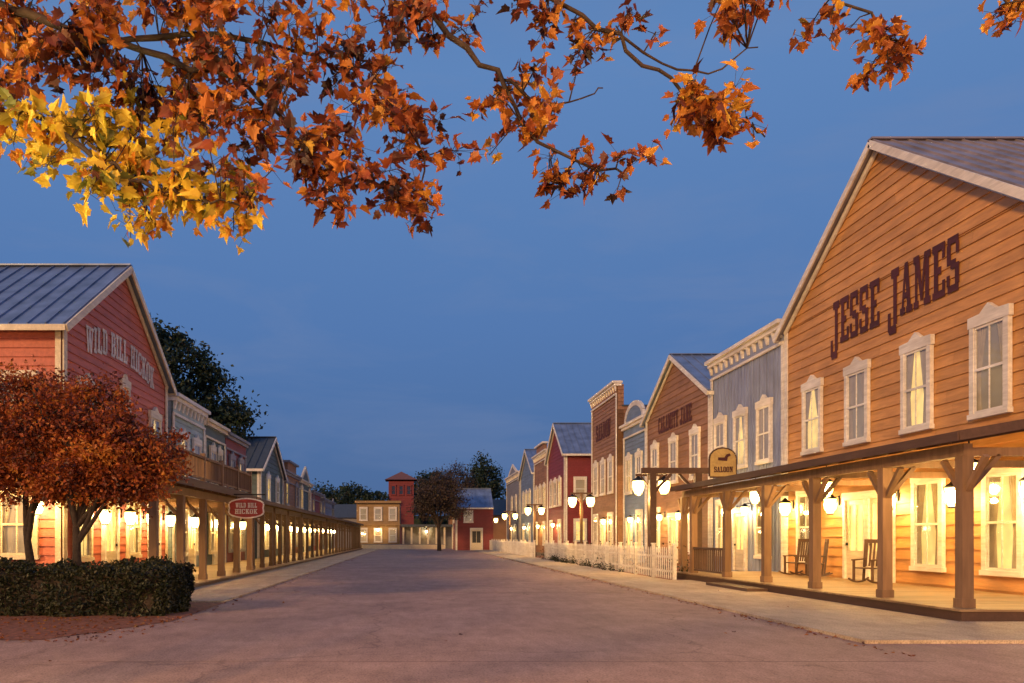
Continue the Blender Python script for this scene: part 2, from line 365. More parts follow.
def porch(b,F,y0,y1,dp,posts,zf=3.25,zb=3.9,deckz=.25,pw=.2,braces=True,post='postwood'):
    P=b('porch_posts',post)
    for u in posts:
        P.box(F,u-pw/2,u+pw/2,deckz,zf-.32,dp-pw/2,dp+pw/2)
        P.box(F,u-pw/2-.02,u+pw/2+.02,deckz,deckz+.16,dp-pw/2-.02,dp+pw/2+.02)
        if braces:
            for sg in (-1,1):
                P.beam(F(u+sg*.08,zf-.92,dp),F(u+sg*.55,zf-.36,dp),.08,.10,F(0,0,1)-F(0,0,0))
        P.beam(F(u,zf-.9,dp-.08),F(u,zf-.30,dp-.6),.08,.10,(0,1,0)); P.beam(F(u,zf-.24,dp-.11),F(u,zf-.24,.05),.10,.15)
    P.box(F,y0,y1,zf-.318,zf-.10,dp-.08,dp+.08)
    Rr=b('porch_roof','roofwarm'); o=.38
    a=[F(y0-.3,zf,dp+o),F(y1+.2,zf,dp+o),F(y1+.2,zb,.05),F(y0-.3,zb,.05)]; q=[p+V((0,0,.06)) for p in a]
    Rr.poly(q); Rr.poly([q[0],q[1],a[1],a[0]]); Rr.poly([a[0],a[3],q[3],q[0]])
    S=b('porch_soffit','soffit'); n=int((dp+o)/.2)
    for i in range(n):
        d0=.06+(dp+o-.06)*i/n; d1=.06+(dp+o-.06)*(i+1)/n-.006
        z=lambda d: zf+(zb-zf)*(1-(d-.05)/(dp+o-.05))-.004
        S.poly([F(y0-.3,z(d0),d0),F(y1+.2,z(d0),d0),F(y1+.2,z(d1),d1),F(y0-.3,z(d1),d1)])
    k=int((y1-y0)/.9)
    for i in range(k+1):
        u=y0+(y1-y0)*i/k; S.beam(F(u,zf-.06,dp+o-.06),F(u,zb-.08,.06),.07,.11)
    b('porch_fascia','darkwood').box(F,y0-.33,y1+.23,zf-.09,zf+.075,dp+o+.002,dp+o+.04)
    b('porch_fascia','darkwood').beam(F(y0-.32,zf+.0,dp+o),F(y0-.32,zb+.0,.05),.04,.17)
    if deckz>.05:
        D=b('porch_deck','deck'); n=int((y1-y0+.6)/.17)
        for i in range(n):
            u=y0-.3+i*.17; D.box(F,u,u+.16,deckz-.04,deckz-rnd()*.004,.05,dp+.35)
        b('deck_skirt','darkwood').box(F,y0-.27,y1+.27,0,deckz-.045,.05,dp+.30)
def railing(b,F,y0,y1,d,z0,z1,mat='postwood',sp=.16,part='railing'):
    T=b(part,mat); T.box(F,y0,y1,z1-.07,z1,d-.05,d+.05); T.box(F,y0,y1,z0+.08,z0+.14,d-.03,d+.03)
    n=int((y1-y0)/sp)
    for i in range(n+1):
        u=y0+(y1-y0)*i/n; T.box(F,u-.02,u+.02,z0+.142,z1-.072,d-.02,d+.02)

M['orange']=wood('tan_clapboard',(.62,.32,.11),.6,.12)
M['bluegrey']=wood('blue_grey_boards',(.27,.33,.52),.6,.10,(1,1,.12))
M['brown']=wood('brown_clapboard',(.32,.17,.09),.65,.15)
M['slate']=wood('slate_blue_clapboard',(.18,.26,.42),.6,.12)
M['red']=wood('red_clapboard',(.56,.16,.11),.6,.08)
M['burg']=wood('burgundy_clapboard',(.22,.03,.035),.6,.12)
M['mint']=wood('pale_teal_clapboard',(.34,.47,.53),.6,.1)
M['green']=wood('green_clapboard',(.08,.13,.14),.6,.12)
M['ochre']=wood('ochre_clapboard',(.36,.24,.11),.6,.1)
M['greyb']=wood('grey_clapboard',(.24,.25,.30),.6,.1)

# ---- right side
XR=13.1
b,F=gable('wooden_hotel_building','R',XR,16.9,28.15,8.75,12.55,14,'orange','roofwarm',
   wins=[(26.2,4.35,6.35)],bh=.3)
for (u,rm) in ((18.1,'room_dim'),(20.75,'room_lit'),(23.55,'room_dim')): window(b,F,u,4.35,6.35,room=rm)
for (u,rm) in ((17.7,'room_lit'),(20.3,'room_lit'),(26.6,'room_dim')):
    window(b,F,u,.75,2.9,room=rm,ped=False)
door(b,F,22.35,.25,1.0,2.35); door(b,F,23.6,.25,1.0,2.35)
text(b('lettering','ink'),F,'JESSE JAMES',25.1,6.0,7.45,1.35,-1,.045,0,big=(0,6))
porch(b,F,14.1,29.0,3.35,[14.2,16.6,19.5,22.2,25.0,28.0,29.0])
for u in (16.6,19.0,21.6,24.6,27.6): wall_lamp(b,F,u,2.45,.05,125,1.3)
for u in (15.6,21.0,25.4): 
    c=F(u,2.75,2.3); lantern(b,c,1.35,130,(0,0,-.30)); b('lamp_chain','iron').beam(c+V((0,0,.2)),c+V((0,0,.75)),.02,.02)
railing(b,F,25.2,27.9,3.35,.25,1.15,'darkwood')
b('front_step','darkwood').box(F,21.2,24.2,0.0,.13,3.74,4.3)
b.done()
def rocking_chair(x,y,z,rot,name='porch_chair'):
    b=B(name); b.e.location=(x,y,z); b.e.rotation_euler=(0,0,rot)
    C=b('frame','darkwood'); 
    for sx in (-.25,.25):
        C.beam((sx,-.22,.05),(sx,-.22,.62),.05,.05,(0,1,0)); C.beam((sx,.22,.05),(sx,.33,1.12),.05,.05,(0,1,0))
        C.beam((sx,-.28,.62),(sx,.28,.64),.07,.035)
        pts=[(sx,-.45+.1*i,.03+.35*((i-4.5)/4.5)**2*.3) for i in range(10)]
        for i in range(9): C.beam(pts[i],pts[i+1],.04,.04)
    S=b('seat','darkwood')
    for i in range(5): S.beam((-.25,-.2+.095*i,.41),(.25,-.2+.095*i,.40),.085,.03)
    K=b('backrest','darkwood')
    for i in range(5): K.beam((-.2+.1*i,.235,.45),(-.2+.1*i,.33,1.08),.05,.02,(0,1,0))
    K.beam((-.28,.33,1.12),(.28,.33,1.12),.04,.1)
    b.done()
rocking_chair(12.0,21.2,.27,math.radians(-60)); rocking_chair(12.2,25.6,.27,math.radians(-75)); rocking_chair(12.3,24.6,.27,math.radians(-110))
M['signyellow']=wood('sign_yellow',(.60,.44,.15),.6,.1)
def sign_arch(x,y,z,w,h):
    b=B('hanging_sign'); F=FC(y)
    pts=[(x-w/2,z),(x+w/2,z),(x+w/2,z+h*.65)]+[(x+w/2*math.cos(a*math.pi/8),z+h*.65+h*.35*math.sin(a*math.pi/8)) for a in range(1,8)]+[(x-w/2,z+h*.65)]
    b('board','signyellow').extr(F,pts,0,.06)
    T=b('border','darkwood')
    for i in range(len(pts)): T.beam(F(*pts[i],.03),F(*pts[(i+1)%len(pts)],.03),.09,.04,(0,1,0))
    text(b('lettering','ink'),F,'SALOON',x-w*.36,w*.76,z+h*.15,h*.2,1,.061)
    E=b('emblem','ink'); cx,cz=x,z+h*.6; k=w*.5
    E.extr(F,[(cx-.4*k,cz-.05*k),(cx+.3*k,cz-.1*k),(cx+.35*k,cz+.2*k),(cx+.6*k,cz+.35*k),(cx+.5*k,cz+.5*k),(cx+.25*k,cz+.42*k),(cx+.1*k,cz+.18*k),(cx-.4*k,cz+.18*k)],.061,.075)
    b('bracket','iron').beam((x,y-.02,z-.02),(x,y-.02,z-.12),.05,.05,(0,1,0))
    b.done()
sign_arch(9.45,24.6,3.36,.78,.85)

b,F=falsefront('blue_grey_shop_building','R',XR,28.3,35.2,9.2,12,'bluegrey',vertical=True,
   wins=[(y,4.35,6.35) for y in (29.8,32.0,34.1)],lowwins=[(29.9,.8,2.9,'room_dim'),(33.9,.8,2.9,'room_lit')],doors=(32,))
wall_lamp(b,F,31.0,2.5,.05,150); wall_lamp(b,F,33.0,2.5,.05,120); b.done()
b,F=gable('brown_gabled_building','R',XR,35.4,45.1,8.0,10.55,12,'brown','roof',
   wins=[(y,4.3,6.3) for y in (37.2,40.3,43.4)],lowwins=[(37.4,.8,2.9,'room_lit'),(43.2,.8,2.9,'room_lit')],doors=(40.3,))
text(b('lettering','ink'),F,'CALAMITY JANE',42.9,5.2,7.0,.85,-1,.045,0)
for u in (38.8,41.8): wall_lamp(b,F,u,2.5,.05,130)
b.done()
b,F=falsefront('slate_blue_house','R',XR,45.2,50.0,8.4,12,'slate',style='curve',brack=False,wins=[(46.5,4.2,6.2),(48.7,4.2,6.2)],lowwins=[(46.4,.8,2.9,'room_lit')],doors=(48.6,))
wall_lamp(b,F,47.5,2.5,.05,130); b.done()
b,F=falsefront('tall_brown_shop_building','R',XR-.4,50.2,57.2,11.3,10,'brown',style='flat',wins=[(y,4.4,6.4) for y in (51.6,53.7,55.8)],lowwins=[(51.6,.8,2.9,'room_lit'),(55.8,.8,2.9,'room_dim')],doors=(53.7,))
siding(b('tower_side','brown'),FC(50.2),6,11.1,lambda z:(XR-.4,XR+.0),.25)
text(b('lettering','ink'),F,'SALOON',55.9,4.2,8.1,1.1,-1,.05)
wall_lamp(b,F,52.6,2.5,.05,130); b.done()
b,F=gable('burgundy_gabled_building','R',12.2,65,73.2,8.4,11.2,9,'burg','roof',wins=[(67.0,4.2,6.2),(69.1,4.2,6.2),(71.2,4.2,6.2)],lowwins=[(67,.8,2.8,'room_lit'),(71.2,.8,2.8,'room_lit')],fine=False)
for x in (13.4,15.2): window(b,FC(65),x,4.6,6.2,.8,ped=False,fine=False); window(b,FC(65),x,1.2,2.8,.8,'room_lit',ped=False,fine=False)
wall_lamp(b,F,69,2.5,.05,150); b.done()
b,F=falsefront('dark_brown_shop','R',12.2,73.4,81.5,9.6,9,'brown',style='step',fine=False,wins=[(75,4.2,6.2),(77.4,4.2,6.2),(79.8,4.2,6.2)],lowwins=[(75,.8,2.8,'room_lit'),(79.8,.8,2.8,'room_lit')]); wall_lamp(b,F,77.4,2.5,.05,150); b.done()
b,F=gable('grey_gabled_building','R',12.2,82,92,8.2,10.9,8,'slate','roof',fine=False,wins=[(84.5,4.2,6.2),(87,4.2,6.2),(89.5,4.2,6.2)],lowwins=[(84.5,.8,2.8,'room_lit'),(89.5,.8,2.8,'room_lit')]); wall_lamp(b,F,87,2.5,.05,150); b.done()
b,F=falsefront('grey_shop_building','R',12.2,93,106,9.2,8,'greyb',style='peak',fine=False,wins=[(96,4.2,6.2),(100,4.2,6.2)],lowwins=[(96,.8,2.8,'room_lit'),(101,.8,2.8,'room_lit')]); wall_lamp(b,F,99,2.5,.05,120); b.done()
b,F=gable('red_barn','R',4.6,90,96,4.9,7.0,4.2,'burg','roof',fine=False,lowwins=[(93,3.2,4.4,'room_dim')],ov=.3)
window(b,FC(90),6.0,3.2,4.3,.8,ped=False,fine=False); door(b,FC(90),6.9,0,1.2,2.3,room='room_dark'); b.done()

# ---- left side
XL=-9.8
b,F=gable('red_hotel_building','L',XL,22.2,31.4,7.45,10.45,14,'red','roof',trim='cream',wins=[(23.7,4.0,5.9),(29.9,4.0,5.9)],bh=.25,
   lowwins=[(23.4,.9,2.8,'room_lit'),(27.6,.9,2.8,'room_lit')],doors=(25.5,29.8))
text(b('lettering','whiteink'),F,'WILD BILL HICKOK',23.7,6.2,6.95,.78,1,.045,.5)
window(b,F,26.8,5.8,6.5,.45,'room_dark')
for x in (-11.0,-12.8): window(b,FC(22.2),x,4.3,5.9,.9,'room_dim',trim='cream',ped=False); window(b,FC(22.2),x,1.0,2.7,.9,'room_dim',trim='cream',ped=False)
wall_lamp(b,FC(22.2),-10.3,2.3,.05,110); wall_lamp(b,FC(22.2),-11.9,2.3,.05,110)
posts=[20.2+2.35*i for i in range(6)]
porch(b,F,20.1,31.95,3.2,posts,zf=3.0,zb=3.1,deckz=.18,braces=False)
b('balcony_floor','darkwood').box(F,20.0,32.0,3.14,3.2,.05,3.35); railing(b,F,20.0,32.0,3.2,3.2,4.0,'postwood',.18,'balcony_railing')
for u in posts: b('balcony_posts','postwood').box(F,u-.07,u+.07,3.2,4.1,3.13,3.27)
for u in (24.45,26.6,28.75,31.0): wall_lamp(b,F,u,2.12,.05,95,1.25)
b.done()
def leftshop(name,y0,y1,H,mat,style,**k):
    b,F=falsefront(name,'L',XL,y0,y1,H,9,mat,style=style,wins=[(y0+1.4,4.0,5.6),(y1-1.4,4.0,5.6)],lowwins=[(y0+1.3,.8,2.6,'room_dim'),(y1-1.3,.8,2.6,'room_lit')],doors=((y0+y1)/2,),**k)
    n=max(2,round((y1-y0)/2.6)); porch(b,F,y0+.2,y1-.2,3.2,[y0+.3+(y1-y0-.6)*i/n for i in range(n+1)],zf=2.95,zb=3.5,deckz=.18,pw=.16,braces=False,post='darkwood')
    m=max(1,round((y1-y0)/4))
    for i in range(m): wall_lamp(b,F,y0+(y1-y0)*(i+.5)/m+uni(-.4,.4),2.12,.05,uni(80,150),1.3)
    return b,F
b,F=leftshop('pale_teal_shop',32.2,37.0,7.3,'mint','flat'); b.done()
b,F=leftshop('green_shop',37.1,41,7.0,'green','flat',trim='cream',brack=False); b.done()
b,F=leftshop('burgundy_shop',41.1,46,6.9,'burg','flat',brack=False,trim='greyb'); b.done()
b,F=gable('green_gabled_building','L',XL,50.5,59,5.9,8.2,9,'green','roofdark',wins=[(53,3.9,5.4),(56.5,3.9,5.4)],fine=False,lowwins=[(52.5,.8,2.6,'room_lit'),(57,.8,2.6,'room_lit')],doors=(54.75,))
porch(b,F,46.4,58.8,3.2,[46.5+2.45*i for i in range(6)],zf=2.95,zb=3.4,deckz=.18,pw=.16,braces=False,post='darkwood')
for u in (51.5,55.6): wall_lamp(b,F,u,2.12,.05,130,1.3)
b.done()
b,F=leftshop('brown_shop_building',59.3,67,6.5,'brown','step',fine=False,trim='greyb',brack=False); b.done()
b,F=leftshop('grey_shop_building',67.2,75,6.4,'green','peak',fine=False,brack=False,trim='cream'); b.done()
b,F=leftshop('burgundy_shop',75.2,84,5.9,'burg','flat',fine=False,brack=False,trim='greyb'); b.done()
b,F=leftshop('slate_shop_building',84.2,96,5.6,'slate','flat',fine=False,brack=False,trim='greyb'); b.done()

b=B('hanging_sign'); F=FC(27.3); cx,cz=-5.75,2.48
pts=[(cx+.62*math.cos(a*math.pi/12)*(1-.12*math.cos(a*math.pi/6*2)),cz+.31*math.sin(a*math.pi/12)) for a in range(24)]
b('board',wood('sign_red',(.35,.03,.025),.5,.1)).extr(F,pts,0,.06)
for i in range(24): b('border','white').beam(F(*pts[i],.04),F(*pts[(i+1)%24],.04),.09,.035,(0,1,0))
text(b('lettering','white'),F,'WILD BILL',cx-.36,.74,cz+.02,.16,1,.061); text(b('lettering','white'),F,'HICKOK',cx-.38,.78,cz-.19,.16,1,.061)
b('bracket','iron').beam((-6.6,27.3,2.95),(-5.1,27.3,2.95),.04,.04)
for x in (-6.1,-5.4): b('bracket','iron').beam((x,27.3,2.95),(x,27.3,cz+.28),.02,.02,(0,1,0))
b.done()

# ---- far end
b=B('ochre_building'); F=FC(104); siding(b('front_siding','ochre'),F,0,5.9,lambda z:(-7.6,-2.0),.3); b('body','ochre').box(F,-7.59,-2.01,0,5.9,-.01,-8)
b('cornice','ochre').box(F,-7.8,-1.8,5.9,6.2,-.3,.4); b('cornice','ochre').box(F,-7.7,-1.9,3.0,3.15,.05,.3)
for x in (-6.7,-4.8,-2.9): window(b,F,x,3.7,5.2,.8,'room_dim',fine=False,ped=False); window(b,F,x,.9,2.5,.8,'room_dim',fine=False,ped=False)
wall_lamp(b,F,-4.8,2.4,.05,60); b.done()
b=B('arcade_building'); F=FC(102); b('wall','greyb').box(F,-1.8,5,0,2.8,-3,-3.3); b('roof','roofdark').box(F,-1.8,5,2.8,3.1,.3,-3.4)
for i in range(7): b('columns','cream').box(F,-1.6+i*1.05,-1.38+i*1.05,0,2.8,-.2,.0)
wall_lamp(b,frame((0,105,0),(1,0,0),(0,-1,0)),1.5,2.2,.05,50)
b.done()
b=B('red_tower'); F=FC(130); siding(b('front_siding','burg'),F,0,10.6,lambda z:(-4.3,-.2),.3); b('body','burg').box(F,-4.29,-.21,0,10.6,-.01,-4)
M['tile']=plain('tile_roof',(.16,.07,.06),.7)
rf=b('hip_roof','tile'); c=V((-2.25,132,12.3)); q=[V((-4.9,129.4,10.8)),V((.4,129.4,10.8)),V((.4,134.6,10.8)),V((-4.9,134.6,10.8))]
for i in range(4): rf.poly([q[i],q[(i+1)%4],c])
rf.poly(q)
for x in (-3.5,-2.25,-1.0): window(b,F,x,8.4,9.8,.6,'room_dark',fine=False,ped=False,trim='burg')
b.done()
b=B('long_grey_building'); F=FC(112); b('wall','greyb').box(F,-22,-8,0,4.2,0,-6); b('roof','roofdark').extr(frame((-22.3,112,0),(0,1,0),(1,0,0)),[(-.4,4.2),(6.4,4.2),(3,6.2)],0,14.6); b.done()
b=B('long_brown_building'); F=FC(114); b('wall','brown').box(F,5,24,0,4.6,0,-6); b('roof','roofdark').extr(frame((4.7,114,0),(0,1,0),(1,0,0)),[(-.4,4.6),(6.4,4.6),(3,7.0)],0,19.6); b.done()

# ------------------------------------------------------------ picket fences
def picket(x,y0,y1,h=1.1,name='picket_fence'):
    b=B(name); F=FR(x); P=b('pickets','white'); y=y0
    while y<y1:
        hh=h+uni(-.012,.012); P.extr(F,[(y,.06),(y+.085,.06),(y+.085,hh-.10),(y+.042,hh),(y,hh-.10)],0,.02); y+=.235
    b('rails','white').box(F,y0,y1,.28,.35,-.04,-.003); b('rails','white').box(F,y0,y1,.78,.85,-.04,-.003)
    y=y0
    while y<=y1+.1:
        b('posts','white').box(F,y-.06,y+.06,0,h+.08,-.16,-.043); b('posts','white').box(F,y-.08,y+.08,h+.082,h+.13,-.18,-.023); y+=2.4
    b.done()
picket(8.75,27.3,54,1.15); picket(8.4,57,94,1.15)
b=B('low_wall'); b('wall','cream').box(FC(98),-6.5,3.5,0,.55,0,.25); b('coping','greyb').box(FC(98),-6.6,3.6,.552,.63,-.04,.29); b.done()

# ------------------------------------------------------------ street lamps
def street_lamp(x,y,power,h=3.75,s=1.8,col=None):
    b=B('street_lamp'); P=b('post','darkwood'); F=W0
    P.box(F,x-.07,x+.07,.02,h+.2,y-.07,y+.07); P.box(F,x-.12,x+.12,.0,.35,y-.12,y+.12)
    P.beam((x-.6,y,h+.15),(x+.6,y,h+.15),.08,.09); P.beam((x,y,h-.4),(x-.4,y,h+.1),.05,.06,(0,1,0)); P.beam((x,y,h-.4),(x+.4,y,h+.1),.05,.06,(0,1,0))
    for sx in (-.5,.5):
        lantern(b,(x+sx,y,h-.33),s,0)
        if sx<0: b.light((x-.5,y-.15,h-.78),power,col or (1,.55,.14))
    b.done()
for (y,p) in ((31,420),(44,420),(59.5,420),(75,350),(93,350)): street_lamp(9.15 if y<56 else 8.9,y,p)
# assumed lamp posts behind and beside the viewer, added to light foreground and leaves
street_lamp(-3.8,3.3,480,h=3.1,col=(1,.72,.20))  # assumed lamp, out of view, added to light the low left leaves
street_lamp(6.8,-2.0,3600,h=5.2,col=(1,.50,.18)); street_lamp(-5.5,-3.5,3600,h=5.2,col=(1,.50,.18))  # assumed lamps, out of view, added for warm light on the foreground
b=B('timber_gate'); P=b('frame','darkwood')
for x in (8.9,10.6): P.box(W0,x-.12,x+.12,0,3.9,30-.12+.0,30.12)
P.beam((8.5,30,3.98),(11.0,30,3.98),.2,.22); P.beam((8.9,30,3.1),(9.6,30,3.86),.1,.1,(0,1,0)); P.beam((10.6,30,3.1),(9.9,30,3.86),.1,.1,(0,1,0)); b.done()

# ------------------------------------------------------------ ground
def mroad(name,cA,cB,cC,rough=.7,cracks=.5):
    m,nt,N,L,b=newmat(name); co=objco(nt)
    n1=noi(nt,co,.5,6,.75); n2=noi(nt,objco(nt,(1,.3,1)),3.5,5,.75); n3=noi(nt,co,38,2,.7)
    r1=ramp(nt,[(.35,cA),(.5,cB),(.65,cC)]); L.new(n1,r1.inputs[0])
    r2=ramp(nt,[(.35,(.78,.76,.76)),(.6,(1.05,1.05,1.05))]); L.new(n2,r2.inputs[0])
    r3=ramp(nt,[(.32,(.45,.45,.47)),(.55,(1.15,1.15,1.12))]); L.new(n3,r3.inputs[0])
    o=mixrgb(nt,'MULTIPLY',.85,r1.outputs[0],r2.outputs[0]); o=mixrgb(nt,'MULTIPLY',.8,o,r3.outputs[0])
    vo=N.new('ShaderNodeTexVoronoi'); vo.feature='DISTANCE_TO_EDGE'; vo.inputs['Scale'].default_value=.16
    w=N.new('ShaderNodeVectorMath'); w.operation='ADD'; nn=N.new('ShaderNodeTexNoise'); nn.inputs['Scale'].default_value=.9; nn.inputs['Detail'].default_value=4
    L.new(co,nn.inputs['Vector']); sm=N.new('ShaderNodeVectorMath'); sm.operation='SCALE'; sm.inputs['Scale'].default_value=1.6; L.new(nn.outputs['Color'],sm.inputs[0])
    L.new(co,w.inputs[0]); L.new(sm.outputs[0],w.inputs[1]); L.new(w.outputs[0],vo.inputs['Vector'])
    rc=ramp(nt,[(.0,(.42,.38,.38)),(.0024,(.48,.45,.45)),(.0045,(1,1,1))]); L.new(vo.outputs[0],rc.inputs[0])
    o=mixrgb(nt,'MULTIPLY',cracks,o,rc.outputs[0])
    L.new(o,b.inputs['Base Color']); b.inputs['Roughness'].default_value=rough
    b.inputs['Specular IOR Level'].default_value=.3
    bp=N.new('ShaderNodeBump'); bp.inputs['Strength'].default_value=.6; bp.inputs['Distance'].default_value=.015; L.new(n3,bp.inputs['Height']); L.new(bp.outputs[0],b.inputs['Normal'])
    return m
M['road']=mroad('road_surface',(.30,.19,.155),(.37,.235,.19),(.44,.285,.23),.75,.6)
M['pave']=mroad('pavement_surface',(.40,.31,.22),(.48,.38,.27),(.54,.44,.32),.8,.3)
M['grassy']=plain('ground_surface',(.08,.06,.04),.9,0,.4,.6)
def sheet(name,pts,z,mat):
    mb=MB(); mb.poly([(x,y,z) for x,y in pts]); return mb.obj(name,M[mat])
sheet('ground',[(-1500,-400),(1500,-400),(1500,2500),(-1500,2500)],0,'grassy')
sheet('road',[(-40,-40),(45,-40),(45,14),(7,14),(7,110),(-5,110),(-5,14),(-40,14)],.004,'road')
def slab(name,x0,x1,y0,y1,h,mat,jt=2.4):
    mb=MB(); y=y0
    while y<y1-.01:
        ye=min(y+jt,y1); mb.box(W0,x0,x1,-.05,h-rnd()*.004,y+.006,ye-.006); y=ye
    return mb.obj(name,M[mat])
slab('pavement',6.3,9.32,11.2,27,.055,'pave'); slab('pavement',6.3,8.6,27,100,.055,'pave')
slab('pavement',9.33,40,11.2,13.7,.056,'pave',5)
slab('pavement',-6.5,-4.35,18.2,98,.05,'pave')
sheet('flower_bed',[(8.78,27.3),(13.0,29.7),(13.0,64),(8.78,64)],.012,'soil')
sheet('mulch_bed',[(-30,11.0),(-5.4,11.6),(-4.3,14.2),(-4.3,18.15),(-9,20),(-30,20)],.012,'soil')
mb=MB()
for y in (9.6,21.5,38,): mb.box(W0,-4.3,6.25,.0045,.0065,y,y+.02)
mb.obj('road_joints',plain('joint_tar',(.17,.10,.08),.7))

# ------------------------------------------------------------ foliage
def rleaf(mb,c,s,up=.3):
    n=V((gau(0,1),gau(0,1),gau(0,1)+up)).normalized(); a=n.cross(V((gau(0,1),gau(0,1),gau(0,1)))).normalized(); b_=n.cross(a)
    L=s*uni(.7,1.25); W=L*uni(.5,.75)
    k=len(mb.v); f=n*(W*.25)
    for p in (c-a*L*.5,c+b_*W*.5+f,c+a*L*.5,c-b_*W*.5+f): mb.v.append(tuple(p))
    mb.f.append((k,k+1,k+2)); mb.f.append((k,k+2,k+3))
def tree(name,base,th,ells,ncl,nl,ls,cr,leaf,tr=.18,limbs=7):
    b=B(name); base=V(base); T=b('trunk','bark',True)
    top=V((base.x+uni(-.1,.1)*th,base.y,base.z+th))
    pts=[base.lerp(top,i/5)+V((gau(0,.03),gau(0,.03),0))*th*.3*(i>0) for i in range(6)]
    T.tube([base-V((0,0,.1))]+pts,[tr*1.5]+[tr*(1.25-.12*i) for i in range(6)],9)
    Lf=b('foliage',leaf); limb=[]
    for i in range(limbs):
        e=random.choice(ells); q=V((e[0]+uni(-.6,.6)*e[3],e[1]+uni(-.6,.6)*e[4],e[2]+uni(-.3,.6)*e[5]))
        m=pts[-1].lerp(q,.5)+V((gau(0,.1),gau(0,.1),.1*th)); st=pts[random.choice((-1,-1,-2))]
        ps=[st,st.lerp(m,.5),m,m.lerp(q,.5),q]; T.tube(ps,[tr*.6,tr*.48,tr*.36,tr*.24,tr*.1],6); limb+=ps[1:]
    tot=sum(e[3]*e[4]*e[5] for e in ells)
    for e in ells:
        for i in range(max(2,int(ncl*e[3]*e[4]*e[5]/tot))):
            d=V((gau(0,1),gau(0,1),gau(0,1))).normalized(); r=uni(.35,1.0)**.6*uni(.8,1.08)
            c=V((e[0]+d.x*e[3]*r,e[1]+d.y*e[4]*r,e[2]+d.z*e[5]*r))
            nr=min(limb,key=lambda p:(p-c).length); T.tube([nr,nr.lerp(c,.5)+V((0,0,.05)),c],[tr*.14,tr*.1,tr*.04],4)
            k=cr*uni(.6,1.3)
            for j in range(int(nl*uni(.5,1.4))):
                rleaf(Lf,c+V((gau(0,k),gau(0,k),gau(0,k*.7))),ls)
    b.done()
M['lf_red']=leafmat('russet_leaves',[(.05,.012,.008),(.20,.04,.012),(.42,.10,.02),(.50,.20,.03)],.3,1.5)
M['lf_orange']=leafmat('blossoms',[(.06,.018,.01),(.20,.055,.012),(.36,.12,.02),(.40,.22,.04)],.35,.9)
M['lf_dark']=leafmat('dark_green_leaves',[(.008,.018,.012),(.016,.036,.02),(.03,.055,.028)],.2,.6)
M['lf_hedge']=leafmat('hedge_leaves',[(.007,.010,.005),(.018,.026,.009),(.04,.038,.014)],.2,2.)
M['lf_brown']=leafmat('bare_brown_leaves',[(.03,.025,.022),(.06,.04,.03),(.09,.06,.045)],.2,.8)
tree('small_autumn_tree',(-6.75,16.2,0),1.7,[(-6.2,16.2,3.1,1.5,1.3,.9),(-6.9,16.3,3.9,1.15,1.1,.95),(-5.6,16.1,2.7,.75,.8,.6),(-7.4,16.3,3.1,1.1,1,.9)],270,125,.09,.17,'lf_red',.10,9)
tree('small_autumn_tree',(-8.1,17.0,0),1.7,[(-8.1,17,3.4,1.3,1.2,1.2),(-8.2,17,4.3,1.1,1,.8)],150,120,.09,.18,'lf_red',.10,7)
tree('large_dark_tree',(-15.5,54,0),7,[(-16,54,12,3.2,3,3.5),(-17.8,54,14.5,1.9,2,2),(-14,54,10,2.6,2.5,2.4),(-12.3,54,8.6,1.6,2,1.4),(-19,54,11.5,2.4,2.4,3)],190,75,.34,.5,'lf_dark',.35,9)
tree('bare_autumn_tree',(2.6,86,0),3,[(2.5,86,6,2.6,2.4,2.5),(4.2,86,5,1.6,1.6,1.8),(1.0,86,5.0,1.5,1.5,1.6)],190,55,.2,.36,'lf_brown',.2,9)
tree('bare_autumn_tree',(5.5,108,0),4,[(5.5,108,8.5,2.6,2,3.0)],80,40,.25,.5,'lf_brown',.2,7)
tree('dark_green_tree',(10.5,122,0),4,[(10.5,122,9,3.0,2.5,4.4)],110,60,.38,.65,'lf_dark',.25,7)
tree('dark_green_tree',(-9.5,128,0),3,[(-9.5,128,7,3,2.5,3.2),(-6.5,128,6.5,2.2,2,2.6)],100,60,.38,.6,'lf_dark',.25,7)
tree('dark_green_tree',(-15,132,0),3,[(-15,132,6.5,4,2.5,3.4)],100,60,.4,.7,'lf_dark',.25,7)
tree('dark_green_tree',(2,140,0),4,[(2.5,140,9,4,2.5,4.2)],120,60,.4,.7,'lf_dark',.25,7)
mb=MB()
for i in range(6000):
    x=uni(-150,150); h=11+3.5*noise.noise(V((x*.06,1,0)))+2.2*noise.noise(V((x*.3,4,0)))
    rleaf(mb,V((x,170+uni(-4,4),uni(0,1)**.7*h)),1.6)
mb.box(W0,-150,150,0,6,171,172)
mb.obj('distant_trees',M['lf_dark'])
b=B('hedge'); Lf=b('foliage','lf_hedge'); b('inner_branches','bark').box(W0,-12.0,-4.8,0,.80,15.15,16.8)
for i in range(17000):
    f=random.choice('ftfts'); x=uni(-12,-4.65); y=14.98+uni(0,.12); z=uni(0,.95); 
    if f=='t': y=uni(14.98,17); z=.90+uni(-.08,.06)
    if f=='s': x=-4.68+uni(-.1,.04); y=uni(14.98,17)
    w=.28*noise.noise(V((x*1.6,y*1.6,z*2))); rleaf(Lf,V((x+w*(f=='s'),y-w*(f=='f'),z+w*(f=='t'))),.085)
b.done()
b=B('flower_shrubs'); Lf=b('foliage','lf_hedge'); Fl=b('blossoms','lf_orange')
for i in range(60):
    y=uni(28,56); x=uni(9.0,9.8); r=uni(.2,.5)
    for j in range(80):
        c=V((x+gau(0,r*.5),y+gau(0,r*.6),abs(gau(0,r))+.05)); rleaf(Lf if rnd()<.85 else Fl,c,.1)
b.done()
b=B('verge_plants'); Lf=b('foliage','lf_hedge')
